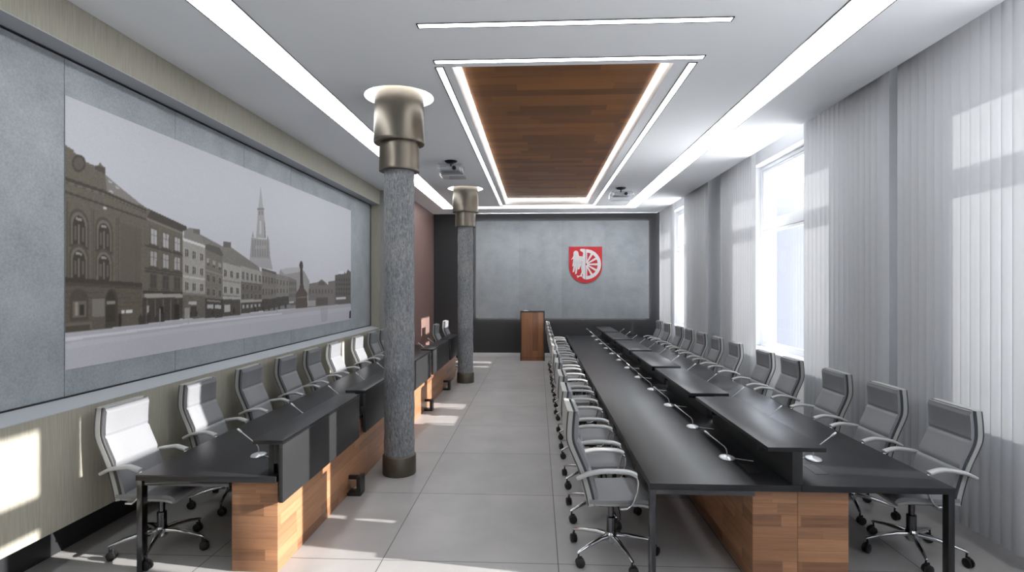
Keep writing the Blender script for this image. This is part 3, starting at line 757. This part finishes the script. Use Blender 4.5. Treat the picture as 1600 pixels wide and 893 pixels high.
# coat of arms: drawn in local units where the shield is 463 wide
def arms():
    S = .955 / 463
    cx, cz = 1.391, 3.239
    r = thing('coat_of_arms', 'red shield with white half eagle and half wheel on the far wall', 'coat of arms', (cx, YP - .002, cz))
    T = Matrix(((S, 0, 0, -487 * S), (0, 0, -1, 0), (0, -S, 0, 220 * S), (0, 0, 0, 1)))
    sh = [(255, 220), (718, 220), (718, 470)]
    for k in range(0, 19):
        t = k / 18 * pi
        sh.append((487 + 231 * cos(t), 500 + 232 * sin(t)))
    sh.append((256, 470))
    MB().prism(sh, .03, T).build('shield', M['red'], r)
    T2 = T @ Matrix.Translation((0, 0, .03))
    wheel = MB()
    C = (490, 468)
    def arc(R0, R1, a0, a1, n=24):
        P = [(C[0] + R1 * cos(a0 + (a1 - a0) * k / n), C[1] + R1 * sin(a0 + (a1 - a0) * k / n)) for k in range(n + 1)]
        P += [(C[0] + R0 * cos(a1 + (a0 - a1) * k / n), C[1] + R0 * sin(a1 + (a0 - a1) * k / n)) for k in range(n + 1)]
        return P
    wheel.prism(arc(166, 212, -pi / 2, pi / 2), .012, T2); wheel.prism(arc(16, 38, -pi / 2, pi / 2, 10), .012, T2)
    for k in range(-2, 3):
        a = k * pi / 6
        d = Vector((cos(a), sin(a))); n = Vector((-d.y, d.x)); c = Vector(C)
        P = [c + d * 36 + n * 9, c + d * 168 + n * 15, c + d * 168 - n * 15, c + d * 36 - n * 9]
        wheel.prism([tuple(p) for p in P], .010, T2)
    for sg in (-1, 1): wheel.prism([(492, 468 + sg * 36), (508, 468 + sg * 36), (508, 468 + sg * 168), (492, 468 + sg * 168)], .010, T2)
    wheel.build('half_wheel', M['silver'], r)
    eg = MB()
    eg.prism([(482, 262), (482, 676), (462, 672), (440, 655), (452, 620), (440, 600), (420, 628), (412, 618), (432, 575), (424, 520), (436, 440), (428, 380), (448, 345), (452, 310), (440, 292), (414, 280), (406, 262), (420, 250), (450, 252), (470, 250)], .014, T2)
    eg.prism([(318, 300), (330, 282), (352, 274), (376, 284), (386, 304), (390, 336), (402, 356), (430, 352), (436, 372), (430, 440), (404, 420), (352, 430), (322, 420), (316, 350)], .012, T2)
    for pts in ([(316, 350), (300, 380), (282, 404), (300, 396), (318, 385)], [(318, 380), (300, 500), (318, 488), (342, 420)], [(332, 410), (304, 580), (326, 574), (362, 425)], [(352, 420), (338, 608), (362, 598), (388, 425)], [(378, 415), (378, 545), (404, 530), (412, 415)], [(404, 410), (410, 515), (430, 470), (432, 410)]):
        eg.prism(pts, .010, T2)
    eg.prism([(430, 590), (404, 628), (356, 624), (372, 640), (368, 660), (400, 640), (440, 640), (438, 620)], .010, T2)
    eg.build('half_eagle', M['silver'], r)
    ft = MB()
    for a, b_ in (((340, 330), (330, 470)), ((362, 340), (352, 520)), ((384, 350), (374, 520)), ((404, 370), (396, 480)), ((424, 372), (418, 470)), ((440, 380), (446, 560)), ((462, 380), (462, 600))):
        d = (Vector(b_) - Vector(a)).normalized(); n = Vector((-d.y, d.x)) * 1.7
        ft.prism([tuple(Vector(a) + n), tuple(Vector(b_) + n), tuple(Vector(b_) - n), tuple(Vector(a) - n)], .0155, T2)
    ft.prism([(484.5, 250), (487.5, 250), (487.5, 685), (484.5, 685)], .013, T2)
    ft.build('feather_lines', M['reveal'], r)
arms()

# ------------------------------------------------------------------ ceiling lights
def strip(name, label, x0, x1, y0, y1, group, joints=()):
    r = thing(name, label, 'ceiling light', ((x0 + x1) / 2, (y0 + y1) / 2, CEIL), 0, group)
    w, l = (x1 - x0) / 2, (y1 - y0) / 2
    e = .012
    h = MB()
    h.box(-w - e, -w, -l - e, l + e, -.005, -.0005).box(w, w + e, -l - e, l + e, -.005, -.0005)
    h.box(-w, w, -l - e, -l, -.005, -.0005).box(-w, w, l, l + e, -.005, -.0005)
    for j in joints: h.box(-w, w, j - (y0 + y1) / 2 - .003, j - (y0 + y1) / 2 + .003, -.0045, -.004)
    h.build('housing', M['dark_chrome'], r, smooth=0)
    MB().box(-w, w, -l, l, -.004, -.0008).build('diffuser', M['led'], r, smooth=0)
    return r
wide, thin = 'wide light strips framing the ceiling', 'thin light strips round the wooden coffer'
strip('linear_ceiling_light', 'wide white light strip along the mural side of the ceiling', -2.595, -2.272, -1.0, 14.56, wide, [2.2, 5.4, 8.6, 11.6])
strip('linear_ceiling_light', 'wide white light strip along the window side of the ceiling', 2.325, 2.648, -1.0, 14.56, wide, [2.2, 5.4, 8.6, 11.6])
strip('linear_ceiling_light', 'wide white light strip across the ceiling before the far wall', -2.595, 2.648, 14.60, 14.97, wide)
strip('linear_ceiling_light', 'thin white light strip nearest the camera, across the bare ceiling', -.97, 1.54, 4.40, 4.464, thin)
strip('linear_ceiling_light', 'thin white light strip across the near end of the wooden coffer', -.97, 1.535, 5.12, 5.19, thin)
strip('linear_ceiling_light', 'thin white light strip along the column side of the wooden coffer', -.982, -.92, 5.285, 14.39, thin)
strip('linear_ceiling_light', 'thin white light strip along the window side of the wooden coffer', 1.44, 1.505, 5.285, 14.39, thin)
strip('linear_ceiling_light', 'thin white light strip across the far end of the wooden coffer', -.92, 1.44, 14.37, 14.44, thin)

r = thing('ceiling_coffer', 'recessed walnut ceiling coffer edged with glowing light', 'ceiling coffer', (.2335, 9.7825, CEIL))
w, l = 1.0635, 4.4975
MB().box(-w + .045, w - .045, -l + .045, l - .045, .15, .18).build('wood_panel', M['walnut_ceiling'], r, smooth=0)
MB().box(-w - .02, -w, -l - .02, l + .02, 0.001, .25).box(w, w + .02, -l - .02, l + .02, .001, .25).box(-w, w, -l - .02, -l, .001, .25).box(-w, w, l, l + .02, .001, .25).box(-w, w, -l, l, .23, .25).build('side_wall', M['white'], r, smooth=0)
g = MB(); a0, a1 = .012, .034
for zz in (.132,):
    g.box(-w + a0, -w + a1, -l + a0, l - a0, zz, zz + .016).box(w - a1, w - a0, -l + a0, l - a0, zz, zz + .016)
    g.box(-w + a1, w - a1, -l + a0, -l + a1, zz, zz + .016).box(-w + a1, w - a1, l - a1, l - a0, zz, zz + .016)
g.build('led_strip', M['cove'], r, smooth=0)

# ------------------------------------------------------------------ columns and ring lights
for i, (cx, cy) in enumerate(COLS):
    side = ['near', 'far'][i]
    r = thing('cast_iron_column', ['near grey cast iron column standing beside the left table', 'far grey cast iron column standing near the far wall'][i], 'column', (cx, cy, 0))
    sh = MB(); n = 24
    prof = [(.168, .22)] + [(.168 + .004 * sin(k * 2.1), .22 + 3.2 * k / n) for k in range(1, n)] + [(.168, 3.40)]
    sh.lathe(prof, 40).build('shaft', M['iron'], r)
    MB().lathe([(.0, .0), (.183, 0), (.186, .01), (.186, .205), (.180, .215), (.168, .222)], 40).build('base_collar', M['bronze'], r)
    MB().lathe([(.168, 3.385), (.222, 3.385), (.226, 3.395), (.224, 3.41), (.222, 3.5), (.217, 3.74), (.20, 3.75)], 48).build('lower_collar', M['nickel'], r)
    MB().lathe([(.20, 3.70), (.278, 3.695), (.284, 3.705), (.284, 3.73), (.280, 3.8), (.278, 4.05), (.272, 4.12), (.268, 4.33)], 48).build('capital', M['nickel'], r)
    q = thing('ring_light', 'round glowing light recess in the ceiling round the %s column' % side, 'ceiling light', (cx, cy, CEIL), 0, 'ring lights round the columns')
    MB().lathe([(.385, -.001), (.385, .11), (.40, .11), (.40, -.001)], 48, close=True).build('recess_wall', M['white'], q)
    MB().lathe([(.275, .085), (.384, .085), (.384, .095), (.275, .095)], 48, close=True).build('diffuser', M['ring'], q)

# ------------------------------------------------------------------ projectors
def projector(x, y, label, rounded):
    r = thing('projector', label, 'projector', (x, y, CEIL), 0, 'ceiling projectors')
    MB().lathe([(0, -.001), (.105, -.001), (.105, -.012), (.085, -.028), (.035, -.03), (.035, -.045), (0, -.045)], 28).build('mount_plate', M['black'], r)
    MB().tube([(0, 0, -.03), (0, 0, -.10)], .014, 14).build('mount_pole', M['black_metal'], r)
    b_ = MB()
    if rounded:
        b_.box(-.25, .25, -.19, .19, -.27, -.09, .07, seg=5)
    else:
        b_.box(-.21, .21, -.18, .18, -.20, -.075, .02, seg=3)
        b_.prism([(-.19, -.20), (.21, -.20), (.25, -.285), (-.13, -.285), (-.18, -.25)], .30, Matrix(((1, 0, 0, 0), (0, 0, -1, .15), (0, 1, 0, 0), (0, 0, 0, 1))))
    b_.build('casing', M['acrylic'], r)
    MB().box(-.17, .17, -.14, .14, -.185, -.12, .02).build('inner_block', M['casing_grey'], r)
    MB().lathe([(0, 0), (.03, 0), (.034, .008), (.034, .04), (0, .04)], 24, Matrix.Translation((.08, -.145, -.155)) @ Matrix.Rotation(pi / 2, 4, 'X')).build('lens', M['black'], r)
projector(-1.47, 9.25, 'clear cased projector hanging beside the near column, under a black mount', False)
projector(1.80, 11.95, 'rounded clear cased projector hanging between the coffer and the window side strip', True)

# ------------------------------------------------------------------ lectern
r = thing('lectern', 'tall walnut lectern with black edges before the far wall', 'lectern', (-.143, 15.55, 0))
MB().box(-.315, .315, -.16, -.14, .10, 1.375, .002).build('front_panel', M['walnut_vertical'], r)
for sx in (-1, 1):
    MB().box(min(sx * .34, sx * .315), max(sx * .34, sx * .315), -.18, .25, 0, 1.39, .003).build('side_panel', M['black_panel'], r)
MB().box(-.315, .315, -.14, -.10, 0, .10, .002).build('plinth', M['walnut_vertical'], r)
MB().box(-.315, .315, -.165, .25, 1.365, 1.39, .003).build('top', M['black_panel'], r)
MB().box(-.315, .315, -.10, .24, .70, .72, .002).build('shelf', M['black_panel'], r)

# ------------------------------------------------------------------ microphones
def make_mic():
    r = thing('gooseneck_microphone', 'x', 'microphone')
    b_ = MB()
    b_.lathe([(0, 0), (.056, 0), (.06, .006), (.055, .014), (.03, .024), (.012, .028), (0, .028)], 24, Matrix.Diagonal((1, 1.25, 1, 1)))
    b_.build('base', M['mic'], r)
    path = [(0, 0, .026), (0, 0, .05), (.006, 0, .075), (.02, 0, .095), (.05, 0, .118), (.10, 0, .157), (.15, 0, .196)]
    MB().tube(path, .0042, 8).build('gooseneck', M['mic'], r)
    d = Vector((.05, 0, .039)).normalized()
    p = Vector(path[-1])
    MB().tube([p - d * .012, p, p + d * .03, p + d * .036], [.006, .0085, .0085, .005], 10).build('microphone_head', M['mic'], r)
    MB().tube([(-.05, .02, .008), (-.09, .03, .005), (-.13, .05, .004), (-.18, .07, .004)], .0035, 6).build('cable', M['grey_metal'], r)
    return r
mic0 = make_mic(); mk = kids(mic0); first = [True]
def put_mic(x, y, z, rz, label, group):
    if first[0]:
        first[0] = False; o = mic0; o.location = (x, y, z); o.rotation_euler = (0, 0, rz); o['label'] = label
    else: o = dup(mic0, (x, y, z), rz, label, mk)
    o['group'] = group
    return o
TZ = .72
for k in range(12):
    y = 4.47 + .968 * k
    if y < 15.3:
        put_mic(1.515, y, TZ, pi, '%s microphone from the near end on the aisle side of the big table' % ORD[k], 'microphones on the aisle side of the big table')
        put_mic(2.19, y, TZ, 0, '%s microphone from the near end on the window side of the big table' % ORD[k], 'microphones on the window side of the big table')
for k in range(9):
    put_mic(-2.265, 4.36 + .968 * k, TZ, pi, '%s microphone from the near end on the left table' % ORD[k], 'microphones on the left table')
o = dup(mic0, (-.33, 15.5, 1.39), -pi / 2, 'microphone standing on the lectern', mk); o['group'] = 'lectern microphone'

# ------------------------------------------------------------------ tables
YT = 3.88
def long_table(name, label, xa, xb, base_a, base_b, y1, outer, chrome, feet=()):
    """xa..xb top; outer = x side carrying the legs"""
    r = thing(name, label, 'table', ((xa + xb) / 2, YT, 0), 0, 'long conference tables')
    ox = (xa + xb) / 2; L_ = y1 - YT
    MB().box(xa - ox, xb - ox, 0, L_, TZ - .045, TZ, .003).build('tabletop', M['black_wood'], r)
    MB().box(base_a - ox, base_b - ox, .06, L_ - .05, 0.0, TZ - .0455, .002).build('wood_base', M['walnut'], r)
    n = int(round(L_ / 1.92))
    for k in range(n + 1):
        y = min(k * 1.92 + .01, L_ - .07)
        sgn = 1 if outer < ox + 0 else -1
        lx = outer - ox
        lb = MB().box(min(lx, lx + sgn * .042), max(lx, lx + sgn * .042), y, y + .06, 0, TZ - .0455, .003)
        lb.build('leg', M['dark_chrome'] if chrome else M['black_metal'], r)
    if chrome:
        inner = base_a if outer < base_a else base_b
        for k in range(n + 1):
            y = min(k * 1.92 + .02, L_ - .06)
            x_0 = outer - ox + (.042 if outer < inner else -.042); x_1 = inner - ox
            MB().box(min(x_0, x_1), max(x_0, x_1), y, y + .04, TZ - .085, TZ - .0455, .002).build('crossbar', M['dark_chrome'], r)
    for fy in feet:
        fb = MB()
        fb.box(base_b - ox, base_b - ox + .14, fy - .07 - YT, fy + .07 - YT, 0, .03, .004)
        fb.box(base_b - ox + .095, base_b - ox + .14, fy - .07 - YT, fy + .07 - YT, .03, .19, .004)
        fb.box(base_b - ox, base_b - ox + .095, fy - .02 - YT, fy + .02 - YT, .15, .19, .004)
        fb.build('foot', M['black_metal'], r)
    return r
tL = long_table('conference_table', 'long black topped table with walnut base along the mural wall', -2.939, -1.892, -2.25, -1.905, 12.75, -2.939, True, feet=(5.47, 7.35, 9.2, 11.05))
tM = long_table('conference_table', 'long black topped table on the aisle side of the big double row', .787, 1.8225, 1.514, 1.8225, 15.40, .787, True)
tR = long_table('conference_table', 'long black topped table on the window side of the big double row', 1.8245, 2.853, 1.8245, 2.172, 15.40, 2.853, False)
ox = (-2.939 - 1.892) / 2
for k in range(9):
    y = 4.36 + .968 * k + .04 - YT
    MB().box(-2.22 - ox, -2.10 - ox, y, y + .06, TZ + .0002, TZ + .002).build('cable_port', M['black'], tL, smooth=0)
for tt, cx in ((tM, 1.62), (tR, 2.10)):
    o_ = tt.location.x
    for k in range(12):
        y = 4.47 + .968 * k - .35 - YT
        if y + .25 < 11.4: MB().box(cx - .06 - o_, cx + .03 - o_, y, y + .22, TZ + .0002, TZ + .002).build('cable_port', M['black'], tt, smooth=0)

SEG = 1.75
def shelf_double(k):
    y0 = 3.885 + 1.93 * k
    y1 = min(y0 + SEG, 15.38)
    r = thing('raised_shelf', '%s raised black shelf from the near end on the big double table' % ORD[k], 'shelf', (1.795, y0, TZ), 0, 'raised shelves on the big double table')
    L_ = y1 - y0
    MB().box(-.198, .198, 0, L_, .231, .262, .002).build('shelf_top', M['black_wood'], r)
    MB().box(-.03, .04, .003, L_ - .003, .0005, .231, .002).build('divider_panel', M['black_panel'], r)
    for y in (.30, L_ - .33):
        MB().box(-.14, -.03, y, y + .03, .15, .231, .002).build('bracket', M['black_panel'], r)
        MB().box(.04, .14, y, y + .03, .15, .231, .002).build('bracket', M['black_panel'], r)
for k in range(6): shelf_double(k)
def shelf_left(k):
    y0 = 3.89 + 1.915 * k
    y1 = min(y0 + 1.715, 12.74)
    r = thing('raised_shelf', '%s raised black shelf with hanging front panel from the near end of the left table' % ORD[k], 'shelf', (-1.95, y0, TZ), 0, 'raised shelves on the left table')
    L_ = y1 - y0
    MB().box(-.115, .107, 0, L_, .231, .261, .002).build('shelf_top', M['black_wood'], r)
    MB().box(.077, .107, .0, L_, -.19, .2308, .002).build('front_panel', M['black_panel'], r)
    for y in (.04, L_ - .10):
        MB().box(-.02, .02, y, y + .06, .0005, .231, .002).box(.02, .077, y, y + .06, .08, .231, .002).build('bracket', M['black'], r)
for k in range(5): shelf_left(k)

# ------------------------------------------------------------------ office chairs
def smoothpath(pts, n):
    """Catmull-Rom through 2-D points"""
    out = []
    P = [pts[0]] + list(pts) + [pts[-1]]
    segs = len(pts) - 1
    for i in range(segs):
        p0, p1, p2, p3 = P[i], P[i + 1], P[i + 2], P[i + 3]
        for k in range(n):
            t = k / n
            out.append(tuple(.5 * ((2 * p1[j]) + (-p0[j] + p2[j]) * t + (2 * p0[j] - 5 * p1[j] + 4 * p2[j] - p3[j]) * t * t + (-p0[j] + 3 * p1[j] - 3 * p2[j] + p3[j]) * t ** 3) for j in (0, 1)))
    out.append(tuple(pts[-1]))
    return out

def make_chair(front):
    """front: local x of the front loop of the armrests"""
    r = thing('office_chair', 'x', 'chair')
    # back: bottom -> top, front face is +X
    bp = smoothpath([(-.150, .475), (-.172, .58), (-.220, .74), (-.285, .89), (-.308, .965), (-.308, 1.06), (-.298, 1.17)], 7)
    n = len(bp)
    zs = [p[1] for p in bp]
    def tf(u, v):
        z = .475 + (1.17 - .475) * v
        e = min(u, 1 - u) * .46
        t = .028 + .012 * min(1, e / .05) ** .5
        for g in (.945, .735): t -= .012 * math.exp(-((z - g) / .010) ** 2)
        if v > .97: t -= .010
        return t
    def at(z):
        for i in range(n - 1):
            if zs[i] <= z <= zs[i + 1]:
                k = (z - zs[i]) / (zs[i + 1] - zs[i]); return bp[i][0] + (bp[i + 1][0] - bp[i][0]) * k
        return bp[-1][0]
    fine = [(at(.475 + .695 * i / 54), .475 + .695 * i / 54) for i in range(55)]
    back = MB().pad(fine, .452, tf, lambda u, v: -.004, nu=12).build('backrest', M['leather'], r, smooth=50)
    shell = MB().pad(fine[::2], .468, lambda u, v: -.015, lambda u, v: .058 if .02 < u < .98 else .050, nu=12).build('back_shell', M['leather_side'], r, smooth=40)
    for sy in (-1, 1):
        pp = MB().tube([(x - .006, sy * .222, z) for x, z in fine[::2]], .0115, 8).build('piping', M['piping'], back)
        CHILD.setdefault(back.name, []).append(pp)
        pp = MB().tube([(x - .053, sy * .233, z) for x, z in fine[::2]], .005, 6).build('piping', M['piping'], shell)
        CHILD.setdefault(shell.name, []).append(pp)
    # seat
    sp = smoothpath([(-.195, .508), (-.10, .503), (.06, .508), (.19, .512), (.245, .502), (.268, .478)], 6)
    def ts(u, v):
        e = min(u, 1 - u) * .48
        return .010 + .018 * min(1, e / .05) ** .5 * min(1, (1 - v) / .06 + .3) - .006 * math.exp(-((v - .55) / .02) ** 2)
    MB().pad(list(reversed(sp)), .475, lambda u, v: ts(u, 1 - v), lambda u, v: .018, nu=12).build('seat', M['leather'], r, smooth=50)
    MB().pad(list(reversed(smoothpath([(-.185, .478), (-.05, .473), (.12, .474), (.20, .470), (.245, .458)], 4))), .465, lambda u, v: .016, lambda u, v: .014 if .05 < u < .95 else .002, nu=12).build('seat_shell', M['leather_side'], r, smooth=40)
    # armrests
    f_ = front
    for sy in (-1, 1):
        ap = smoothpath([(-.290, .684), (-.25, .704), (-.20, .724), (-.08, .742), (f_ - .09, .738), (f_ - .02, .716)], 5)
        T = Matrix.Translation((0, sy * .268, 0))
        arm = MB().band(ap, [.03 + .022 * min(1, i / 6) for i in range(len(ap))], .026, T).build('armrest', M['arm'], r, smooth=50)
        sp2 = smoothpath([(f_ - .05, .715), (f_ - .012, .690), (f_ - .006, .64), (f_ - .02, .57), (f_ - .05, .50), (f_ - .09, .468)], 5)
        sup = MB().band(sp2, .030, .012, Matrix.Translation((0, sy * .262, 0)))
        sup.box(f_ - .14, f_ - .08, min(sy * .22, sy * .277), max(sy * .22, sy * .277), .460, .474, .003)
        so = sup.build('arm_support', M['chrome'], arm, smooth=50)
        CHILD.setdefault(arm.name, []).append(so)
        MB().tube([(-.250, sy * .20, .69), (-.272, sy * .262, .694)], .011, 8).build('arm_bolt', M['black'], r)
    # mechanism, lift, lever
    MB().box(-.11, .12, -.085, .085, .405, .462, .012).build('tilt_mechanism', M['black_metal'], r)
    MB().lathe([(0, .15), (.035, .15), (.035, .30), (.030, .305), (.022, .305), (.022, .41), (0, .41)], 20).build('gas_lift', M['dark_chrome'], r)
    MB().tube([(.03, -.08, .44), (.03, -.20, .435), (.03, -.235, .41), (.03, -.24, .375)], [.005, .005, .006, .009], 8).build('lever', M['black'], r)
    # five star base
    MB().lathe([(0, .10), (.028, .10), (.045, .118), (.047, .17), (.036, .185), (0, .185)], 24).build('hub', M['chrome'], r)
    for k in range(5):
        a = 2 * pi * k / 5
        R = Matrix.Rotation(a, 4, 'Z')
        MB().band([(.03, .155), (.12, .154), (.24, .135), (.335, .112), (.348, .106)], [.046, .040, .030, .022, .018], [.034, .030, .022, .016, .012], R).build('base_leg', M['chrome'], r, smooth=50)
        cs = MB()
        sw = Matrix.Translation((.335 * cos(a), .335 * sin(a), 0)) @ Matrix.Rotation(a + [.6, 1.9, -.7, 2.6, 1.2][k], 4, 'Z')
        for s_ in (-1, 1):
            cs.lathe([(0, -.010), (.029, -.010), (.035, -.006), (.035, .006), (.029, .010), (0, .010)], 20, sw @ Matrix.Translation((.012, s_ * .014, .035)) @ Matrix.Rotation(pi / 2, 4, 'X'))
        cs.box(-.008, .026, -.006, .006, .034, .082, .003, sw).tube([(0, 0, .05), (0, 0, .108)], .007, 8, sw)
        cs.build('caster', M['black'], r, smooth=50)
    return r
rr = random.Random(3)
def chair_row(proto, spots, x, rz, fmt, group, jit=.03):
    pk = kids(proto)
    for k, y in enumerate(spots):
        lab = fmt % ORD[k] if '%s' in fmt else fmt
        a = rz + rr.uniform(-jit, jit)
        if k == 0: o = proto; o.location = (x, y, 0); o.rotation_euler = (0, 0, a); o['label'] = lab
        else: o = dup(proto, (x, y, 0), a, lab, pk)
        o['group'] = group
YR = [4.46, 5.29, 6.15, 7.2, 8.02, 9.2, 10.14, 11.05, 11.97, 12.79, 13.9, 14.86]
chair_row(make_chair(.07), YR, 2.94, pi, '%s grey high back office chair from the near end of the window side row', 'chairs along the window side', .02)
YM = [4.32, 5.08, 5.90, 6.88, 7.72, 8.80, 9.70, 10.6, 11.5, 12.35, 13.4, 14.3]
chair_row(make_chair(.165), YM, .573, 0, '%s grey high back office chair from the near end of the middle aisle row', 'chairs along the middle aisle')
YLc = [4.25, 5.22, 6.18, 7.10, 7.95, 8.80, 9.97, 10.915, 11.63]
left0 = make_chair(.045)
lk = kids(left0)
chair_row(left0, YLc, -3.0, 0, '%s grey high back office chair from the near end of the row under the mural', 'chairs under the mural', .015)
for k, y in enumerate([13.22, 14.6]):
    o = dup(left0, (-2.15, y, 0), 0.0, ['nearer', 'farther'][k] + ' of the two pale chairs beyond the left table, between the two columns', lk)
    o['group'] = 'chairs beyond the left table'

# ------------------------------------------------------------------ daylight
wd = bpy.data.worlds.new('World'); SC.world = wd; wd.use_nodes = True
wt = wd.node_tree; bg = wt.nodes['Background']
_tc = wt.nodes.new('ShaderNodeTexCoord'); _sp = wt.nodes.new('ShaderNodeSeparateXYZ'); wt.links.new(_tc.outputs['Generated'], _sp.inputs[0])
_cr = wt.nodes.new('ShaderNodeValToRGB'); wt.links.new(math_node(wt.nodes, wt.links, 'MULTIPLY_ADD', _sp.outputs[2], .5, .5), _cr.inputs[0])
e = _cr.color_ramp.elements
e[0].position = .27; e[0].color = (.60, .59, .575, 1); e[1].position = .43; e[1].color = (.053, .056, .063, 1)  # ground half boosted far past the horizon, added to brighten the ceiling
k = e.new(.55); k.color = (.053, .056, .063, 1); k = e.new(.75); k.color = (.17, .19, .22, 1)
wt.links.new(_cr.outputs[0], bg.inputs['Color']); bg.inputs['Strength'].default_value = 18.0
sd = bpy.data.lights.new('sun', 'SUN'); sd.energy = 13.0; sd.angle = radians(0.4); sd.color = (1.0, 0.965, 0.90)
so = bpy.data.objects.new('sun', sd); COL.objects.link(so)
so.rotation_euler = Vector((-1, .155, -.35)).to_track_quat('-Z', 'Y').to_euler()
so.location = (9, 5, 8)
for i, (a, b_) in enumerate(WINS):
    ld = bpy.data.lights.new('window_portal', 'AREA'); ld.shape = 'RECTANGLE'; ld.size = b_ - a; ld.size_y = ZH - ZS
    ld.cycles.is_portal = True
    lo = bpy.data.objects.new('window_portal', ld); COL.objects.link(lo); lo.location = (XW + .46, (a + b_) / 2, (ZS + ZH) / 2)
    lo.rotation_euler = Vector((-1, 0, 0)).to_track_quat('-Z', 'Z').to_euler()

# ------------------------------------------------------------------ camera
cd = bpy.data.cameras.new('camera'); cd.sensor_width = 36.0; cd.lens = 857 / 1600 * 36; cd.clip_start = .05; cd.clip_end = 200
co = bpy.data.objects.new('camera', cd); COL.objects.link(co)
co.location = (0, 0, 2.1); co.rotation_euler = (pi / 2, 0, _th)
SC.camera = co

SC.view_settings.view_transform = 'Standard'
SC.view_settings.look = 'None'
SC.view_settings.exposure = 0.08
SC.view_settings.gamma = 1.0
SC.view_settings.use_curve_mapping = False
SC.cycles.max_bounces = 10
SC.cycles.diffuse_bounces = 6
SC.cycles.glossy_bounces = 4
SC.cycles.transparent_max_bounces = 12
SC.cycles.sample_clamp_indirect = 6.0
SC.cycles.use_denoising = True
SC.cycles.caustics_reflective = False
SC.cycles.caustics_refractive = False
